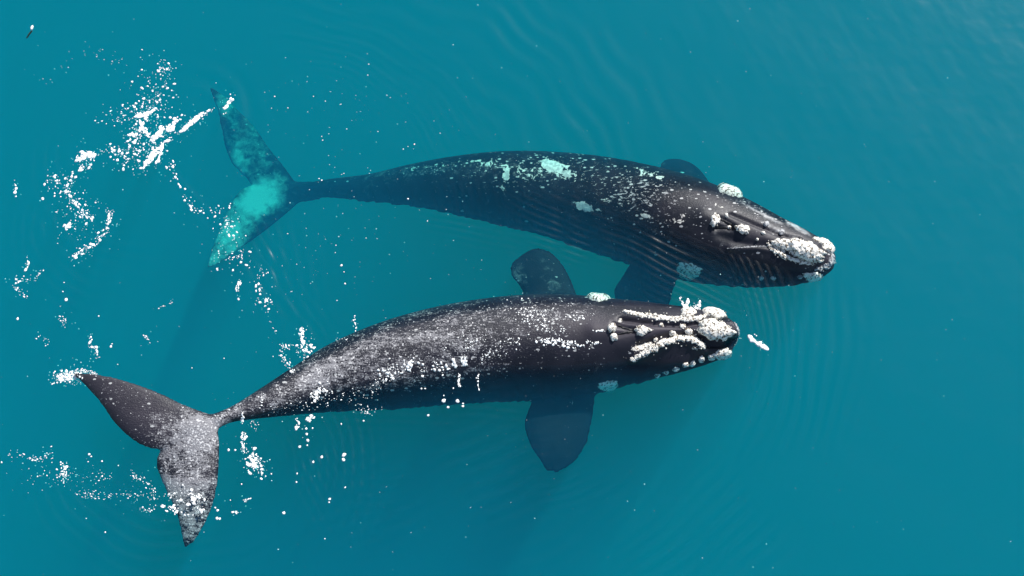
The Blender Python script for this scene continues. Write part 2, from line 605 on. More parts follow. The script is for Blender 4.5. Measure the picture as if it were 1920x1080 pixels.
class Skin:
    """ray casts from the photograph's viewpoint on to a body"""
    def __init__(self, me):
        bm = bmesh.new()
        bm.from_mesh(me)
        self.tree = BVHTree.FromBMesh(bm)
        bm.free()

    def at(self, px, py):
        d = ray_dir(px, py)
        hit = self.tree.ray_cast(Vector(EYE), Vector(d).normalized())
        if hit[0] is None:
            c = P(px, py, -0.3)
            hit = self.tree.find_nearest(Vector(c))
        return np.array(hit[0]), np.array(hit[1])

    def line(self, pts, n=24):
        pp = catmull(pts, n)
        return np.array([self.at(*q)[0] for q in pp])


def carve(me, feats):
    """push grooves in and ridges out: (pixel polyline, width in pixels, height in metres)"""
    for pts, w, amp in feats:
        sk = Skin(me)
        co, no = get_co(me), get_no(me)
        d = seg_dist(co, sk.line(pts)) / (w * MPP)
        co = co + no * (amp * np.exp(-d ** 2))[:, None]
        me.vertices.foreach_set('co', co.astype(np.float32).ravel())
        me.update()


def shimmer(me):
    """refraction ripple baked into the shape of the flanks below the waterline"""
    co, no = get_co(me), get_no(me)
    d = np.clip((-co[:, 2] - 0.25) / 0.5, 0, 1) * np.clip(0.6 - no[:, 1] * 1.5, 0.15, 1)
    idx = np.nonzero(d > 0.01)[0]
    w = np.zeros(len(co))
    for i in idx:
        x, y = co[i, 0], co[i, 1]
        w[i] = (0.4 + 1.6 * abs(noise.noise(Vector((x * 0.8, y * 0.8, 3.0))))) * noise.noise(Vector((x * 7.5 + y * 3.0, y * 1.1 - x * 0.3, 0.0))) + 0.6 * noise.noise(Vector((x * 12.0 + y * 4.0, y * 1.5, 7.0)))
    co[:, 1] += 0.036 * d * w
    co[:, 0] += 0.042 * d * w
    me.vertices.foreach_set('co', co.astype(np.float32).ravel())
    me.update()


def paint(me, name, blobs, base=0.0, faceup=True):
    """attribute from soft spots in photograph pixels: (x, y, rx, ry, angle, value) or (polyline, width, value)"""
    co, no = get_co(me), get_no(me)
    q = pix(co)
    v = np.full(len(co), float(base))
    for b in blobs:
        if len(b) == 6:
            x, y, rx, ry, a, val = b
            a = math.radians(a)
            dx, dy = q[:, 0] - x, q[:, 1] - y
            u = (dx * math.cos(a) + dy * math.sin(a)) / rx
            w = (-dx * math.sin(a) + dy * math.cos(a)) / ry
            v += val * np.exp(-(u * u + w * w) ** 1.5)
        else:
            pts, wd, val = b
            pl = np.concatenate((catmull(pts, 30), np.zeros((30, 1))), 1)
            d = seg_dist(np.concatenate((q, np.zeros((len(q), 1))), 1), pl) / wd
            v += val * np.exp(-d ** 2)
    facing = no @ BACK
    if faceup:
        v = np.where(facing > -0.05, v, base)
    at = me.attributes.new(name, 'FLOAT', 'POINT')
    at.data.foreach_set('value', np.clip(v, -1, 2).astype(np.float32))


def ico(sub):
    bm = bmesh.new()
    bmesh.ops.create_icosphere(bm, subdivisions=sub, radius=1.0)
    v = np.array([x.co[:] for x in bm.verts])
    f = np.array([[x.index for x in p.verts] for p in bm.faces])
    bm.free()
    return v, f


ICO1, ICO2, ICO3 = ico(1), ico(2), ico(3)


class Lumps:
    """collects knobbly lumps into one mesh"""
    def __init__(self):
        self.v, self.f, self.n = [], [], 0

    def add(self, pos, nor, r, h, rough=0.18, stretch=1.0, ang=0.0, hi=False):
        bv, bf = ICO3 if hi else (ICO2 if r > 0.02 else ICO1)
        v = bv * (1.0 + rough * rng.uniform(-1, 1, (len(bv), 1)))
        if hi:
            off = rng.uniform(0, 50, 3)
            v = bv * np.array([1.0 + 0.30 * noise.noise(Vector(p * 2.2 + off)) + 0.20 * noise.noise(Vector(p * 5.0 + off)) for p in bv])[:, None]
        nz = np.asarray(nor, float)
        nz = nz / np.linalg.norm(nz)
        ref = np.array((math.cos(ang), math.sin(ang), 0.0))
        tx = ref - nz * (ref @ nz)
        tx /= max(np.linalg.norm(tx), 1e-6)
        ty = np.cross(nz, tx)
        w = pos + (v[:, :1] * r * stretch) * tx + (v[:, 1:2] * r / math.sqrt(stretch)) * ty + (v[:, 2:] * h) * nz
        self.v.append(w)
        self.f.append(bf + self.n)
        self.n += len(bv)

    def crust(self, sk, x, y, rx, ry, a, kr, rise):
        """a lumpy mound that follows the skin"""
        nr, na = max(6, int(max(rx, ry) / 1.6)), max(28, int(max(rx, ry) * 2.6))
        off = rng.uniform(0, 90, 3)
        base = self.n
        V = []
        for i in range(nr + 1):
            for j in range(na):
                t = 2 * math.pi * j / na
                r = (i + 0.02) / nr
                e = 1.0 + 0.10 * math.sin(3 * t + x) + 0.08 * math.sin(7 * t + y) + 0.06 * math.sin(13 * t + x + y)
                u, w = rx * r * e * math.cos(t), ry * r * e * math.sin(t)
                p, no = sk.at(x + u * math.cos(a) - w * math.sin(a), y + u * math.sin(a) + w * math.cos(a))
                q = Vector(p / (kr * MPP * 1.9) + off)
                cells = noise.voronoi(q)[0][0]
                lump = 0.55 * (0.6 - cells) + 0.35 * noise.noise(q * 0.5) + 0.25 * noise.noise(q * 2.1)
                h = rise * (1.0 - r ** 5) + (1.0 - r ** 8) * lump * kr * MPP * 1.0 - 0.03 * r ** 8
                V.append(p + no * h)
        F = []
        for i in range(nr):
            for j in range(na):
                k = (j + 1) % na
                q = [base + i * na + j, base + (i + 1) * na + j, base + (i + 1) * na + k, base + i * na + k]
                F.append((q[0], q[1], q[2]))
                F.append((q[0], q[2], q[3]))
        self.v.append(np.array(V))
        self.f.append(np.array(F))
        self.n += len(V)

    def build(self, name, mat, parent=None):
        return mesh_obj(name, np.concatenate(self.v), np.concatenate(self.f), mat, parent)


def callosity(name, root, sk, spots, mat, label=None):
    """spots: ('e', x, y, rx, ry, angle, knob radius, rise) filled ellipse; ('l', polyline, width, knob radius, rise); ('d', x, y, r, rise) one knob"""
    L = Lumps()
    for s in spots:
        if s[0] == 'e':
            _, x, y, rx, ry, a, kr, rise = s
            a = math.radians(a)
            n = int(1.6 * rx * ry / (kr * kr)) + 6
            L.crust(sk, x, y, rx, ry, a, kr, rise)
            for i in range(n):
                t, r = rng.uniform(0, 6.283), math.sqrt(rng.uniform(0, 1))
                r *= 1.0 + 0.14 * math.sin(3 * t + x) + 0.10 * math.sin(7 * t + y)
                u, w = rx * r * math.cos(t), ry * r * math.sin(t)
                p, no = sk.at(x + u * math.cos(a) - w * math.sin(a), y + u * math.sin(a) + w * math.cos(a))
                k = kr * rng.uniform(0.18, 0.45) * MPP
                L.add(p + no * rise * max(0.0, 1 - r ** 5) * 0.95, no, k, k * rng.uniform(0.6, 1.1), 0.25)
        elif s[0] == 'l':
            _, pts, wd, kr, rise = s
            pp = catmull(pts, 60)
            ln = np.linalg.norm(np.diff(pp, axis=0), axis=1).sum()
            n = int(2.2 * ln * wd / (kr * kr)) + 8
            for j in range(1, 59, max(1, int(60 * wd * 0.3 / ln))):
                e = 0.45 + 0.55 * math.sin(math.pi * (j + 0.5) / 60) ** 0.5
                ox, oy = rng.normal(0, 0.09, 2) * wd
                q = rng.uniform(0.7, 1.1)
                L.crust(sk, pp[j][0] + ox, pp[j][1] + oy, wd * 0.60 * e * q, wd * 0.48 * e * q, rng.uniform(0, 3), kr, rise * rng.uniform(0.35, 0.6))
            for i in range(int(n * 0.2)):
                j = int(rng.integers(0, 60))
                e = math.sin(math.pi * (j + 0.5) / 60) ** 0.5
                q = pp[j] + rng.normal(0, 0.5, 2) * wd * e * 0.8
                p, no = sk.at(*q)
                k = kr * rng.uniform(0.2, 0.6) * MPP
                L.add(p + no * rise * e * rng.uniform(0.3, 1.0), no, k, k * rng.uniform(0.7, 1.3), 0.2)
        else:
            _, x, y, r, rise = s
            p, no = sk.at(x, y)
            L.add(p + no * rise * 0.2, no, r * 0.9 * MPP, rise * 0.8 + 0.015, 0.12, rng.uniform(1.0, 1.35), rng.uniform(0, 3), hi=True)
            for i in range(7):
                t = rng.uniform(0, 6.283)
                p2, n2 = sk.at(x + 0.6 * r * math.cos(t), y + 0.6 * r * math.sin(t))
                L.add(p2 + n2 * rise * 0.3, n2, r * rng.uniform(0.2, 0.36) * MPP, r * 0.2 * MPP, 0.25)
    o = L.build(name, mat, root)
    if label:
        o['label'] = label
    return o


def whale(label, base_px, stations, blades, extra, feats, paints, skin, voxel=0.036, vscale=1.0):
    root = bpy.data.objects.new('whale', None)
    root.location = P(*base_px, -1.0)
    root.empty_display_size = 0.5
    C.objects.link(root)
    bpy.context.view_layer.update()
    tag(root, label, 'whale', 'two whales swimming side by side')
    parts = [body_loft(stations, vscale=vscale)] + [blade_loft(p, t) for p, t in blades] + [body_loft(s, 60) for s in extra]
    me = fused(parts, voxel, 7)
    carve(me, feats)
    shimmer(me)
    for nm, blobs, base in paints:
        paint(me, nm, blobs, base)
    z = get_co(me)[:, 2]
    t = np.clip((z + 0.10) / 0.12, 0, 1)
    me.attributes.new('sheen', 'FLOAT', 'POINT').data.foreach_set('value', (t * t * (3 - 2 * t)).astype(np.float32))
    me.polygons.foreach_set('use_smooth', np.ones(len(me.polygons), dtype=bool))
    me.name = 'body'
    me.materials.clear()
    me.materials.append(skin)
    body = bpy.data.objects.new('body', me)
    C.objects.link(body)
    body.parent = root
    body.matrix_parent_inverse = root.matrix_world.inverted()
    return root, Skin(me)


# ---- the lower whale, back awash, tail turned to the lower left
LOW_ST = [((398, 777), (404, 801), 0.02), ((440, 759), (447, 790), -0.03), ((500, 722), (512, 783), -0.20), ((560, 682), (585, 776), -0.42),
          ((630, 640), (655, 772), -0.60), ((720, 603), (740, 768), -0.74), ((820, 575), (835, 760), -0.84), ((920, 558), (930, 754), -0.88),
          ((1010, 551), (1015, 752), -0.88), ((1090, 553), (1095, 743), -0.80), ((1160, 560), (1170, 724), -0.64), ((1230, 568), (1240, 708), -0.46),
          ((1295, 576), (1300, 691), -0.32), ((1345, 586), (1348, 674), -0.20), ((1372, 600), (1373, 657), -0.12), ((1384, 618), (1384, 640), -0.08)]
LOW_BLADES = [
    # flukes
    ([((398, 778), 0.05, (352, 822), 0.04), ((345, 758), 0.10, (310, 842), 0.06), ((300, 736), 0.17, (268, 837), 0.10), ((240, 714), 0.20, (222, 803), 0.14),
      ((190, 702), 0.16, (188, 756), 0.14), ((150, 698), 0.08, (152, 716), 0.08), ((137, 699), 0.02, (138, 705), 0.02)], (0.26, 0.05)),
    ([((408, 795), 0.04, (345, 800), 0.04), ((412, 835), 0.00, (306, 838), 0.02), ((411, 890), -0.06, (292, 868), -0.05), ((402, 940), -0.12, (306, 910), -0.12),
      ((386, 980), -0.18, (328, 958), -0.18), ((366, 1014), -0.24, (339, 1000), -0.24), ((348, 1028), -0.28, (343, 1024), -0.28)], (0.26, 0.05)),
    ([((425, 768), 0.02, (425, 796), 0.02), ((395, 776), 0.03, (385, 815), 0.03), ((365, 775), 0.03, (345, 835), 0.03)], (0.26, 0.22)),
    # right and left flipper
    ([((1122, 690), -1.05, (1024, 700), -1.05), ((1113, 770), -0.92, (986, 778), -0.95), ((1100, 832), -0.88, (984, 812), -0.92), ((1076, 868), -0.88, (1004, 850), -0.92),
      ((1044, 888), -0.9, (1026, 884), -0.92)], (0.34, 0.06)),
    ([((1092, 585), -0.8, (1000, 585), -0.8), ((1074, 530), -0.8, (978, 545), -0.8), ((1056, 496), -0.8, (960, 517), -0.8), ((1036, 474), -0.8, (957, 497), -0.8), ((1014, 465), -0.8, (972, 482), -0.8), ((1004, 465), -0.8, (990, 470), -0.8)], (0.30, 0.06)),
]
LOW_EXTRA = [
    # rostrum
    [((1120, 605), (1122, 640), -0.02), ((1180, 606), (1182, 640), 0.02), ((1240, 606), (1242, 636), 0.04), ((1300, 605), (1302, 640), 0.06), ((1350, 602), (1352, 642), 0.07), ((1380, 612), (1380, 634), 0.05)],
    # left lip
    [((1150, 570), (1152, 600), -0.16), ((1220, 574), (1222, 602), -0.10), ((1290, 578), (1292, 604), -0.06), ((1340, 585), (1342, 604), -0.06)],
    # right lip
    [((1170, 668), (1175, 705), -0.42), ((1220, 650), (1225, 700), -0.26), ((1268, 636), (1272, 692), -0.18), ((1305, 640), (1308, 684), -0.18), ((1335, 652), (1337, 676), -0.2)],
]
LOW_FEATS = [
    ([(1165, 598), (1225, 606), (1285, 609), (1335, 600), (1368, 598)], 5, -0.09),
    ([(1200, 648), (1245, 632), (1290, 628), (1330, 640), (1382, 642)], 8, -0.10),
    ([(1325, 648), (1352, 648), (1376, 646)], 6, -0.08),
    ([(1150, 608), (1172, 615), (1190, 617)], 4, -0.06), ([(1150, 630), (1172, 624), (1188, 621)], 4, -0.06),
    ([(1185, 676), (1230, 655), (1272, 639), (1305, 645), (1322, 657)], 6, 0.05),
    ([(1115, 620), (1140, 620)], 16, 0.05),
]
LOW_PAINT = [
    ('speck', [(760, 660, 280, 85, -12, 0.45), (560, 730, 110, 30, -28, 0.4), (430, 780, 60, 18, -35, 0.45), (345, 920, 80, 140, 0, 0.80), (375, 820, 50, 45, 0, 0.25), (255, 760, 90, 40, 35, 0.1), (380, 800, 45, 45, 0, 0.25),
               (1150, 630, 120, 32, 0, -0.5), (1250, 640, 140, 60, 0, -0.4), (1040, 810, 100, 100, 0, -0.55), (960, 735, 300, 22, -3, -0.35), (1050, 580, 120, 22, 2, 0.2), (1000, 505, 70, 50, 20, -0.25)], 0.58),
    ('fleck', [(1010, 595, 45, 28, 25, 0.75), (1060, 650, 60, 16, 10, 0.5), (1090, 590, 60, 14, 0, 0.3), (870, 690, 110, 28, -10, 0.35), (700, 720, 140, 26, -10, 0.3), (250, 750, 100, 36, 36, 0.45), (1115, 605, 40, 10, 0, 0.35)], 0.06),
    ('blotch', [(1010, 588, 30, 12, 30, 0.25)], 0.0),
    ('painted_sheen', [(1190, 615, 120, 20, 2, 0.6), (1060, 620, 80, 30, 0, 0.25), (1330, 605, 50, 14, 0, 0.4), (240, 745, 120, 40, 36, 0.45)], 0.05),
    ('pale', [(780, 650, 240, 50, -14, 0.10), (345, 920, 60, 80, 0, 0.30), (972, 515, 24, 22, 30, 0.55), (1040, 535, 34, 14, 30, 0.5), (1010, 490, 40, 16, 30, 0.3), (250, 760, 90, 40, 35, 0.1), (1125, 690, 30, 12, -30, 0.25)], -0.2),
]
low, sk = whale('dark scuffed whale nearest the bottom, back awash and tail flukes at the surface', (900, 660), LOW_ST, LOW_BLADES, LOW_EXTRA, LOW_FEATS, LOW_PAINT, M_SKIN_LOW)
callosity('bonnet_callosity', low, sk, [('e', 1340, 618, 36, 17, 12, 4.6, 0.12)], M_CALL, 'large knobbly white patch on the tip of the snout')
callosity('lip_callosity', low, sk, [('l', [(1168, 584), (1210, 592), (1250, 597), (1300, 598), (1325, 592)], 11, 3.0, 0.05), ('e', 1290, 586, 15, 10, 0, 3.2, 0.06), ('e', 1342, 588, 24, 11, 8, 3.6, 0.09)], M_CALL, 'white crust along the far lip')
callosity('lip_callosity', low, sk, [('l', [(1184, 675), (1205, 663), (1230, 651), (1262, 637), (1290, 633), (1308, 641), (1318, 652)], 13, 3.0, 0.06), ('l', [(1298, 652), (1306, 654)], 6, 2.4, 0.02), ('l', [(1186, 655), (1225, 645)], 14, 1.6, 0.01)], M_CALL, 'arched white crust along the near lip')
callosity('chin_callosity', low, sk, [('e', 1356, 664, 19, 11, -5, 3.4, 0.06), ('e', 1334, 670, 8, 6, 0, 2.8, 0.04)], M_CALL, 'white patch on the chin')
callosity('brow_callosity', low, sk, [('e', 1141, 723, 20, 10, -5, 3.2, 0.05)], M_CALL, 'white patch over the near eye')
callosity('brow_callosity', low, sk, [('e', 1121, 557, 22, 8, 6, 3.0, 0.08)], M_CALL, 'white patch over the far eye')
callosity('snout_callosity', low, sk, [('e', 1203, 620, 13, 10, 0, 3.2, 0.07), ('e', 1214, 619, 9, 4, 0, 2.6, 0.04)], M_CALL)
for x, y, r in ((1147, 615, 9), (1150, 632, 8.5)):
    callosity('blowhole_callosity', low, sk, [('d', x, y, r, 0.07)], M_CALL)
for x, y, r in ((1240, 610, 5), (1261, 625, 7), (1280, 613, 6), (1291, 621, 7), (1229, 637, 4.5), (1162, 603, 4)):
    callosity('snout_knob', low, sk, [('d', x, y, r, 0.05)], M_CALL)
for x, y, r in ((1232, 703, 5), (1249, 697, 5), (1267, 691, 5.5), (1285, 683, 6), (1298, 681, 6), (1315, 673, 7)):
    callosity('jaw_knob', low, sk, [('d', x, y, r, 0.05)], M_CALL)
callosity('snout_rim', low, sk, [('l', [(1376, 600), (1384, 615), (1386, 632), (1378, 648)], 5, 3.2, 0.02)], M_CALL_GREY, 'grey crust round the snout rim')
for pts in ([(1160, 611), (1172, 616), (1184, 619)], [(1160, 627), (1172, 624), (1183, 622)]):
    Lh = Lumps()
    for q in catmull(pts, 10):
        p, no = sk.at(*q)
        Lh.add(p, no, 2.6 * MPP, 0.012, 0.05)
    Lh.build('blowhole', M_HOLE, low)

# ---- the upper whale, mostly under water, snout breaking the surface
UP_ST = [((548, 347), (552, 372), -2.1), ((620, 335), (622, 371), -1.85), ((700, 325), (698, 379), -1.65), ((785, 307), (770, 387), -1.45), ((870, 293), (845, 402), -1.36),
         ((960, 286), (920, 420), -1.28), ((1060, 288), (1010, 440), -1.30), ((1150, 297), (1095, 468), -1.27), ((1240, 315), (1180, 497), -1.15), ((1320, 338), (1262, 522), -0.94),
         ((1395, 370), (1350, 536), -0.76), ((1455, 402), (1425, 539), -0.55), ((1510, 430), (1490, 534), -0.38), ((1548, 453), (1535, 523), -0.24), ((1566, 477), (1560, 507), -0.16)]
UP_BLADES = [
    ([((560, 350), -2.10, (490, 358), -2.15), ((538, 318), -2.15, (462, 336), -2.20), ((508, 280), -2.25, (432, 300), -2.30), ((478, 238), -2.30, (414, 250), -2.35), ((448, 206), -2.35, (408, 205), -2.40),
      ((424, 182), -2.35, (396, 178), -2.40), ((400, 164), -2.35, (390, 164), -2.35)], (0.26, 0.05)),
    ([((572, 368), -2.10, (490, 345), -2.15), ((548, 392), -2.10, (450, 356), -2.15), ((515, 420), -2.05, (424, 398), -2.10), ((475, 450), -1.95, (408, 436), -2.00), ((440, 474), -1.85, (396, 468), -1.90),
      ((412, 494), -1.80, (389, 494), -1.80), ((396, 502), -1.75, (388, 500), -1.75)], (0.26, 0.05)),
    ([((600, 340), -2.05, (600, 374), -2.05), ((550, 340), -2.10, (550, 382), -2.10), ((500, 335), -2.15, (495, 392), -2.15)], (0.34, 0.2)),
    ([((1272, 490), -1.15, (1190, 480), -1.15), ((1268, 525), -1.2, (1166, 518), -1.2), ((1260, 560), -1.3, (1150, 546), -1.3), ((1246, 590), -1.4, (1158, 578), -1.4), ((1220, 604), -1.5, (1185, 600), -1.5)], (0.32, 0.06)),
    ([((1345, 372), -1.1, (1240, 335), -1.1), ((1328, 338), -1.3, (1236, 316), -1.3), ((1306, 312), -1.45, (1240, 304), -1.45), ((1280, 299), -1.55, (1252, 298), -1.55)], (0.3, 0.06)),
]
UP_EXTRA = [
    [((1320, 393), (1312, 430), -0.16), ((1390, 418), (1382, 452), -0.05), ((1450, 440), (1442, 472), 0.02), ((1510, 455), (1502, 488), 0.05), ((1548, 466), (1542, 494), 0.04)],
    [((1395, 398), (1388, 424), -0.22), ((1450, 420), (1444, 444), -0.14), ((1510, 444), (1504, 464), -0.10), ((1545, 462), (1542, 476), -0.1)],
    [((1330, 458), (1322, 500), -0.55), ((1390, 466), (1384, 516), -0.42), ((1450, 476), (1446, 522), -0.32), ((1500, 490), (1496, 524), -0.25), ((1535, 500), (1532, 520), -0.2)],
]
UP_FEATS = [
    ([(1370, 402), (1420, 423), (1470, 442), (1500, 448)], 4, -0.05),
    ([(1350, 440), (1400, 458), (1450, 468), (1500, 486), (1540, 496)], 11, -0.05),
    ([(1342, 408), (1356, 414), (1372, 424)], 5, -0.06), ([(1340, 428), (1356, 428), (1374, 428)], 5, -0.06),
    ([(1370, 466), (1430, 468), (1480, 484), (1520, 496)], 6, 0.05),
    ([(1320, 405), (1336, 410)], 18, 0.05),
]
UP_PAINT = [
    ('speck', [(1000, 340, 300, 50, 8, 0.45), (1200, 350, 120, 40, 20, 0.35), (470, 260, 60, 110, -30, 0.55), (1420, 395, 90, 20, 28, 0.7), (1010, 510, 50, 40, 0, 0.5), (1540, 490, 25, 25, 0, 0.8),
               (760, 322, 130, 12, -6, 0.6)], 0.10),
    ('fleck', [(1120, 330, 180, 38, 12, 0.75), (1250, 390, 110, 50, 20, 0.45), (930, 330, 100, 30, 0, 0.55), (1190, 400, 60, 30, 20, 0.45), (1430, 400, 90, 18, 27, 0.4)], 0.05),
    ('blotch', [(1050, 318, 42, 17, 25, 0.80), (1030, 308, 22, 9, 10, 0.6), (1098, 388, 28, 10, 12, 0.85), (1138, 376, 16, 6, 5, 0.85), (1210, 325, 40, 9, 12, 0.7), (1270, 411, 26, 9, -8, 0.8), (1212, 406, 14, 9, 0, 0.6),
                (940, 318, 60, 16, 6, 0.50), (1000, 325, 22, 14, 0, 0.55), (870, 306, 80, 9, -3, 0.36), (760, 322, 90, 8, -6, 0.32), (945, 345, 10, 26, 15, 0.5), (1345, 385, 12, 5, 20, 0.6), (1150, 420, 60, 18, 20, 0.3)], 0.0),  # streaks along the mid back paint in light caustics as pale skin
    ('painted_sheen', [(1330, 395, 110, 34, 22, 0.05), (1440, 440, 90, 22, 24, 0.4), (1540, 490, 30, 20, 0, 0.5)], 0.03),
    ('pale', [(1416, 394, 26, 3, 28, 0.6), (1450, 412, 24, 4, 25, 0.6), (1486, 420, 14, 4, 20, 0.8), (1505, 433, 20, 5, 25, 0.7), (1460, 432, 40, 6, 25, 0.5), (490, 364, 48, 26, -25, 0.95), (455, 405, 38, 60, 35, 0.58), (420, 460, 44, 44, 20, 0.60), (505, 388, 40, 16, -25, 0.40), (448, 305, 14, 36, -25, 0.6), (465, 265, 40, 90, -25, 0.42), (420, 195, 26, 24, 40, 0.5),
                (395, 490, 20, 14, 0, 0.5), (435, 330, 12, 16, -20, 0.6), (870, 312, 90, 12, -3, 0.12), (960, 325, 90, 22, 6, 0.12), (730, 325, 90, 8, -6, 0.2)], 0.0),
]
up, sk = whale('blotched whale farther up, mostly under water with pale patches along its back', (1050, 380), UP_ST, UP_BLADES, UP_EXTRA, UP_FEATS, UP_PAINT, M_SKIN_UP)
callosity('bonnet_callosity', up, sk, [('e', 1512, 471, 38, 17, 24, 4.4, 0.10), ('e', 1470, 458, 26, 10, 15, 3.2, 0.05)], M_CALL, 'large white crust on the tip of the snout')
callosity('lip_callosity', up, sk, [('l', [(1440, 455), (1448, 468), (1470, 480), (1500, 490), (1525, 495)], 8, 2.6, 0.05), ('l', [(1445, 462), (1470, 470)], 14, 2.2, 0.02), ('l', [(1480, 472), (1505, 482)], 10, 2.6, 0.04)], M_CALL, 'beaded white crust along the near lip')
callosity('lip_scar', up, sk, [('l', [(1362, 466), (1390, 464), (1420, 462), (1438, 462)], 3.0, 1.5, 0.008)], M_CALL_GREY, 'thin pale line along the near lip')
callosity('lip_callosity', up, sk, [('e', 1551, 461, 20, 9, 38, 3.4, 0.07), ('e', 1530, 449, 7, 4, 10, 2.6, 0.04)], M_CALL, 'white patch on the far lip by the snout')
callosity('chin_callosity', up, sk, [('e', 1527, 519, 17, 9, -8, 3.4, 0.05), ('e', 1512, 516, 7, 6, 0, 3.0, 0.03)], M_CALL, 'white patch on the chin')
callosity('brow_callosity', up, sk, [('e', 1370, 356, 25, 12, 18, 3.4, 0.12)], M_CALL, 'oval white patch over the far eye')
callosity('brow_callosity', up, sk, [('e', 1291, 508, 24, 17, 12, 3.6, 0.05)], M_CALL, 'submerged bluish patch over the near eye')
callosity('blowhole_callosity', up, sk, [('e', 1341, 412, 9, 14, 20, 3.2, 0.06), ('d', 1362, 404, 4, 0.03), ('d', 1367, 426, 4, 0.04)], M_CALL)
callosity('snout_callosity', up, sk, [('e', 1393, 430, 15, 9, 14, 3.2, 0.07)], M_CALL)
for x, y, r in ((1431, 437, 4), (1420, 449, 3), (1437, 420, 6), (1466, 435, 6)):
    callosity('snout_knob', up, sk, [('d', x, y, r, 0.03)], M_CALL_GREY if r == 6 else M_CALL)
for x, y, r in ((1427, 521, 5.5), (1450, 521, 5), (1500, 519, 5)):
    callosity('jaw_knob', up, sk, [('d', x, y, r, 0.03)], M_CALL_GREY)
callosity('snout_rim', up, sk, [('l', [(1530, 505), (1550, 500), (1562, 488), (1560, 475)], 12, 4.0, 0.02)], M_CALL_GREY, 'grey crust round the snout rim')
for pts in ([(1350, 411), (1360, 416), (1370, 421)], [(1346, 427), (1358, 427), (1370, 428)]):
    Lh = Lumps()
    for q in catmull(pts, 10):
        p, no = sk.at(*q)
        Lh.add(p, no, 2.8 * MPP, 0.012, 0.05)
    Lh.build('blowhole', M_HOLE, up)


# ------------------------------------------------------------------ foam, sun glints built as white flecks, and drifting things
bpy.context.view_layer.update()
_dg = bpy.context.evaluated_depsgraph_get()
_skins = []
for ob in list(C.objects):
    if ob.name.startswith('body'):
        _skins.append(Skin(ob.data))


def float_at(px, py):
    """where a fleck rests: on the water, or on a whale's back where that stands higher"""
    p = P(px, py, 0.0)
    p[2] = float(sea_height(p[0], p[1]))
    for s in _skins:
        h = s.tree.ray_cast(Vector(EYE), Vector(ray_dir(px, py)).normalized())
        if h[0] is not None and h[0][2] > p[2]:
            return np.array(h[0]), np.array(h[1])
    return p, np.array((0.0, 0.0, 1.0))


def fleck_size(lo, hi):
    return lo * 0.8 + (hi - lo * 0.8) * rng.uniform(0, 1) ** 3.0


def foam(name, label, spec):  # also builds sun glints as solid white flecks
    """spec: ('g', x, y, sx, sy, angle, n, rmin, rmax) | ('l', polyline, width, n, rmin, rmax) | ('d', [(x, y, r), ...])"""
    L = Lumps()

    def put(x, y, r, st=1.0, a=0.0):
        p, no = float_at(x, y)
        L.add(p + no * 0.003, no, r * 0.68 * MPP, max(0.005, 0.22 * r * MPP), 0.30, st, a)

    def sunk(x, y):
        p, no = float_at(x, y)
        if no[2] > 0.999:
            q = P(x, y, p[2] - rng.uniform(0.1, 1.3))
            L.add(q, no, rng.uniform(0.5, 1.3) * MPP, 0.010, 0.3)

    for s in spec:
        if s[0] == 'g':
            _, x, y, sx, sy, a, n, lo, hi = s
            a = math.radians(a)
            for i in range(int(n * 0.5)):
                u, w = rng.normal(0, 0.95, 2) * (sx, sy)
                sunk(x + u, y + w)
            for i in range(int(n * 1.45)):
                u, w = rng.normal(0, 0.6, 2) * (sx, sy)
                put(x + u * math.cos(a) - w * math.sin(a), y + u * math.sin(a) + w * math.cos(a), fleck_size(lo, hi), rng.uniform(1.0, 1.5), rng.uniform(0, 3.14))
        elif s[0] == 'l':
            _, pts, wd, n, lo, hi = s
            pp = catmull(pts, 80)
            for i in range(int(n * 0.5)):
                q = pp[int(rng.integers(0, 79))] + rng.normal(0, 1.6, 2) * (wd + 2)
                sunk(q[0], q[1])
            for i in range(int(n * 1.5)):
                j = int(rng.integers(0, 79))
                t = pp[j + 1] - pp[j]
                q = pp[j] + rng.normal(0, 0.5, 2) * wd
                put(q[0], q[1], fleck_size(lo, hi), rng.uniform(1.0, 1.7), math.atan2(-t[1], t[0]))
        else:
            for x, y, r in s[1]:
                put(x, y, r, rng.uniform(1.0, 1.25), rng.uniform(0, 3.14))
    return tag(L.build(name, M_FOAM_GLINT), label, 'foam', 'flecks of foam and sun glint on the sea', 'stuff')


foam('foam', 'thick streak of white foam running to the upper whale\'s fluke tip', [
    ('l', [(262, 318), (280, 300), (298, 280), (315, 262), (345, 240), (370, 222), (398, 203)], 5, 90, 1.2, 5.0), ('l', [(345, 242), (372, 218)], 4, 34, 2.5, 5.5), ('l', [(314, 246), (334, 224)], 6, 34, 2.5, 6.0),
    ('l', [(418, 204), (428, 194), (434, 184)], 3, 18, 2.0, 5.0), ('d', [(432, 177, 2.5), (419, 214, 2.2), (423, 212, 2.0), (435, 187, 5.0)]),
    ('l', [(295, 305), (300, 285), (303, 268)], 4, 34, 2.0, 5.0), ('l', [(272, 310), (285, 290), (293, 278)], 4, 34, 2.0, 4.5)])
foam('foam', 'loose cluster of white foam flecks left of the upper whale\'s tail', [
    ('g', 285, 195, 34, 60, 12, 120, 0.9, 3.6), ('g', 308, 130, 14, 14, 0, 24, 1.2, 3.4), ('l', [(255, 218), (272, 214), (290, 206)], 4, 36, 2.0, 6.0), ('l', [(264, 228), (268, 242), (280, 256)], 5, 34, 1.8, 4.6),
    ('l', [(282, 262), (296, 252), (304, 240)], 4, 40, 2.4, 5.6), ('g', 255, 252, 14, 14, 0, 24, 1.6, 5.0), ('g', 262, 290, 40, 26, -20, 90, 0.9, 4.0), ('g', 228, 215, 34, 14, -15, 40, 0.9, 2.8), ('g', 215, 283, 30, 8, 10, 24, 1.0, 4.0)])
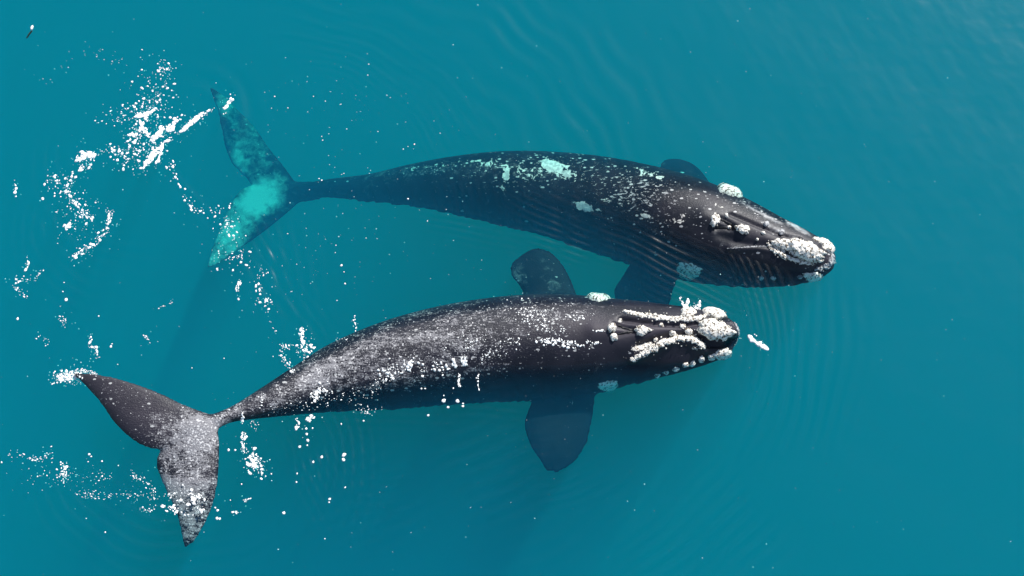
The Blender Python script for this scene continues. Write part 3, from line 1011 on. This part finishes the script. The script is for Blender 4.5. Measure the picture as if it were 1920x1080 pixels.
foam('foam', 'broken crescent of white foam flecks at the far left', [
    ('l', [(145, 300), (160, 292), (180, 290)], 6, 46, 2.0, 5.2), ('l', [(180, 292), (160, 315), (128, 345), (130, 370), (150, 395), (170, 410)], 9, 80, 1.0, 4.0), ('g', 105, 345, 20, 22, 0, 34, 1.0, 4.0),
    ('g', 125, 425, 8, 8, 0, 14, 2.0, 6.0), ('l', [(207, 392), (204, 412), (196, 436), (178, 455), (155, 470), (134, 484)], 7, 90, 1.0, 3.8), ('g', 150, 400, 34, 34, 0, 60, 0.8, 3.2)])
foam('foam', 'short chains of white foam dots along the left edge', [
    ('l', [(28, 335), (29, 350), (28, 372)], 3, 8, 1.4, 4.5), ('l', [(50, 482), (52, 498), (46, 508)], 2, 11, 1.6, 3.4), ('l', [(80, 505), (60, 525), (30, 525), (28, 540), (50, 555)], 7, 34, 1.0, 2.8),
    ('d', [(33, 598, 3.2), (124, 562, 4.2), (118, 547, 2.0), (120, 530, 1.8)]), ('l', [(110, 595), (123, 600), (118, 610)], 5, 14, 1.0, 2.8), ('g', 83, 636, 8, 8, 0, 7, 1.2, 2.4), ('l', [(170, 630), (168, 648), (180, 652), (182, 676)], 5, 20, 1.0, 3.6),
    ('d', [(208, 650, 3.2), (210, 645, 2.0), (185, 593, 2.2)]), ('l', [(270, 628), (282, 642)], 4, 9, 1.2, 2.2), ('l', [(300, 574), (322, 568)], 4, 6, 1.2, 2.2), ('l', [(80, 155), (160, 100), (240, 118)], 14, 22, 0.7, 1.6)])
foam('foam', 'line of foam dots drifting down from the upper whale\'s lower fluke', [
    ('l', [(318, 305), (330, 335), (360, 385), (380, 400)], 9, 34, 1.0, 3.8), ('g', 405, 398, 14, 10, 0, 9, 1.4, 3.6), ('g', 428, 425, 16, 18, 0, 34, 1.0, 3.4), ('g', 438, 480, 30, 26, 30, 44, 1.0, 4.0),
    ('l', [(450, 528), (444, 545)], 4, 16, 1.8, 3.8), ('l', [(490, 505), (484, 540), (486, 570)], 8, 26, 1.0, 3.6), ('g', 502, 565, 8, 14, 0, 14, 1.0, 3.4), ('l', [(505, 600), (518, 622)], 3, 5, 1.0, 1.8),
    ('d', [(447, 561, 3.0), (430, 390, 3.0), (430, 386, 2.4), (432, 382, 2.0)])])
foam('foam', 'vertical spurts of white droplets over the lower whale\'s hip', [  # glints on the ripples modelled as white flecks among droplets
    ('l', [(566, 614), (567, 632), (570, 650)], 3, 30, 1.8, 4.0), ('g', 572, 655, 13, 16, 0, 40, 1.2, 3.6), ('g', 536, 650, 12, 5, 0, 14, 1.2, 3.6), ('l', [(524, 658), (534, 678), (545, 692), (550, 700)], 5, 30, 1.0, 3.6),
    ('l', [(666, 592), (664, 602), (667, 612), (668, 621)], 2, 8, 1.6, 2.8), ('g', 640, 635, 10, 5, 0, 6, 1.2, 2.4)])
foam('foam', 'white glints and droplets sprinkled over the lower whale\'s back', [  # sun glints of the wet back modelled as solid white flecks
    ('g', 600, 735, 16, 16, -50, 40, 1.2, 3.8), ('l', [(588, 752), (592, 738), (600, 730)], 4, 20, 1.4, 3.4), ('g', 490, 745, 6, 10, 0, 12, 1.0, 2.6), ('l', [(480, 765), (540, 762), (610, 752), (690, 735), (720, 720)], 13, 70, 0.8, 2.2),
    ('g', 685, 768, 20, 10, 0, 24, 1.0, 3.2), ('g', 720, 705, 24, 12, -20, 44, 1.0, 3.6), ('g', 745, 690, 20, 16, -20, 36, 1.0, 3.6), ('l', [(770, 676), (766, 690)], 6, 24, 1.4, 4.2), ('g', 790, 694, 6, 8, 0, 8, 1.4, 3.8),
    ('g', 825, 690, 14, 12, 0, 20, 1.2, 4.0), ('l', [(852, 676), (853, 686)], 4, 16, 1.8, 4.0), ('l', [(868, 670), (872, 684)], 7, 28, 1.6, 4.4), ('l', [(862, 702), (860, 718), (860, 724)], 3, 18, 1.6, 3.6), ('l', [(896, 702), (896, 716), (898, 732)], 2, 12, 1.4, 3.4),
    ('g', 880, 645, 34, 18, -10, 50, 0.9, 2.6), ('d', [(832, 752, 5.0), (858, 752, 5.0), (840, 764, 3.2), (868, 757, 2.8), (868, 762, 3.0), (803, 779, 3.0), (790, 729, 2.6), (797, 729, 2.6), (832, 742, 2.0), (850, 728, 2.2)]),
    ('g', 960, 640, 30, 10, -10, 30, 0.9, 2.6), ('g', 925, 665, 40, 10, -10, 30, 0.9, 2.4)])
foam('foam', 'patch of white barnacle-like spray on the lower whale\'s shoulder', [
    ('g', 1000, 592, 34, 20, 30, 120, 0.8, 2.8), ('g', 1030, 612, 30, 12, 20, 50, 0.8, 2.4), ('g', 1056, 644, 34, 7, 8, 70, 1.0, 3.6), ('g', 1112, 643, 14, 4, 0, 18, 1.2, 3.6), ('g', 1085, 594, 24, 5, -5, 30, 0.9, 3.0), ('g', 1124, 620, 10, 2, 0, 9, 1.4, 3.4), ('g', 1028, 640, 16, 5, 0, 26, 1.2, 3.6)])
foam('foam', 'white droplets scattered beneath the lower whale\'s tail stock', [  # ripple glints are solid white flecks here too
    ('l', [(555, 785), (560, 795), (556, 803)], 4, 12, 1.8, 3.6), ('l', [(572, 786), (588, 785)], 6, 14, 2.2, 4.6), ('d', [(574, 804, 3.2), (586, 803, 2.6), (575, 814, 3.4), (577, 826, 3.6), (576, 835, 2.4), (562, 838, 3.4), (603, 857, 3.8), (587, 866, 3.0), (645, 853, 5.0), (644, 862, 4.6), (557, 888, 2.6), (556, 904, 2.8),
     (647, 914, 2.6), (618, 936, 3.4), (617, 942, 2.4), (532, 962, 3.8), (640, 795, 2.4), (609, 1010, 1.8)]),
    ('l', [(456, 780), (454, 792)], 3, 16, 1.4, 3.8), ('g', 478, 795, 10, 8, 0, 12, 0.9, 2.0), ('l', [(458, 812), (455, 830), (458, 848)], 6, 34, 1.2, 3.6), ('g', 476, 868, 16, 16, 60, 60, 1.4, 4.6), ('d', [(429, 844, 3.2), (441, 844, 2.8), (490, 898, 3.2), (498, 893, 2.4), (509, 889, 2.4)]),
    ('l', [(458, 940), (466, 934)], 4, 9, 1.2, 2.8), ('g', 443, 960, 6, 4, 0, 7, 1.2, 2.6), ('d', [(453, 908, 2.4), (432, 938, 1.8), (407, 972, 3.6), (412, 973, 3.0), (408, 957, 3.4)])])
foam('foam', 'splash of white foam at the lower whale\'s raised fluke tip', [('g', 130, 706, 24, 10, -8, 130, 1.0, 3.8), ('l', [(140, 697), (160, 694), (180, 702)], 5, 34, 1.0, 2.6), ('d', [(112, 711, 5.0), (108, 706, 4.0)])])
foam('foam', 'pin-prick foam flecks left of the lower whale\'s flukes', [
    ('g', 119, 886, 9, 14, 0, 34, 1.4, 3.2), ('l', [(15, 850), (50, 856), (75, 862), (100, 848)], 6, 30, 0.9, 2.6), ('d', [(167, 852, 3.0), (171, 856, 2.6), (165, 866, 1.8), (191, 865, 2.6), (3, 867, 2.4), (114, 867, 2.8), (197, 998, 2.4)]),
    ('l', [(145, 925), (190, 928), (240, 927), (285, 932)], 10, 60, 0.8, 2.2), ('g', 195, 895, 14, 10, 0, 14, 1.0, 2.4), ('l', [(245, 887), (268, 903), (285, 918), (290, 945)], 7, 40, 1.0, 2.6), ('l', [(265, 955), (292, 958)], 5, 12, 1.0, 2.2), ('l', [(305, 948), (322, 955), (330, 962)], 5, 18, 1.4, 3.6), ('g', 120, 900, 70, 30, 0, 40, 0.6, 1.6)])
foam('foam', 'white droplets beading the lower whale\'s underwater fluke', [
    ('g', 360, 940, 34, 26, 0, 50, 1.0, 4.0), ('l', [(356, 925), (362, 938), (368, 945)], 5, 20, 1.6, 4.2), ('g', 318, 928, 8, 5, 0, 10, 1.4, 3.6), ('d', [(339, 938, 4.0), (375, 956, 3.6), (331, 960, 4.2), (373, 928, 3.4)])])
foam('splash', 'thin white jets of droplets beside the lower whale\'s far lip', [('l', [(1276, 556), (1279, 566), (1284, 576), (1288, 582)], 3, 26, 1.8, 4.0), ('l', [(1290, 562), (1288, 576)], 2.5, 14, 1.8, 4.0), ('l', [(1303, 572), (1308, 580)], 3, 10, 1.6, 3.2), ('l', [(1311, 566), (1310, 582)], 3, 16, 2.0, 4.2), ('d', [(1283, 574, 4.0)])])
glint = foam('splash', 'bright white elongated splash in front of the lower whale\'s snout', [('l', [(1403, 631), (1416, 641), (1428, 648), (1437, 653)], 2.5, 34, 3.0, 6.5), ('d', [(1430, 650, 7.5), (1424, 645, 6.5), (1408, 633, 6.0), (1415, 627, 1.8), (1418, 630, 1.6)])])  # sun glint on a ripple, modelled as white lumps on the water
foam('foam', 'minute pale specks dotted thinly over the open sea', [
    ('g', 640, 480, 120, 120, 0, 40, 0.5, 1.6), ('g', 620, 220, 180, 90, 0, 40, 0.5, 1.6), ('g', 960, 540, 1000, 560, 0, 420, 0.35, 1.0), ('d', [(515, 181, 2.2), (610, 190, 1.6), (777, 271, 2.2), (765, 275, 1.4), (756, 280, 1.8), (650, 242, 1.8), (605, 263, 1.8), (603, 338, 2.4), (598, 335, 1.8), (765, 373, 2.6)]),
    ('d', [(640, 498, 3.0), (645, 510, 1.8), (647, 532, 2.4), (630, 460, 1.6), (420, 672, 1.8), (360, 690, 1.6)])])

# drifting scrap in the upper left corner
root = bpy.data.objects.new('drifting_kelp', None)
root.location = P(58, 58, 0.0)
C.objects.link(root)
bpy.context.view_layer.update()
tag(root, 'tiny white float with a thin brown kelp strand in the upper left corner', 'seaweed')
Lh = Lumps()
p = P(60, 52, 0.01)
Lh.add(p, (0, 0, 1), 0.032, 0.03, 0.08, 1.7, math.radians(80), hi=True)
Lh.build('float', M_FOAM_GLINT, root)
Lh = Lumps()
for i, q in enumerate(catmull([(59, 59), (55, 64), (51, 70)], 22)):
    p = P(q[0], q[1], -0.05 - 0.02 * i)
    Lh.add(p, (0, 0, 1), 0.016 + 0.008 * math.sin(i * 1.3), 0.010, 0.2, 1.4, math.radians(50))
Lh.build('strand', M_KELP, root)
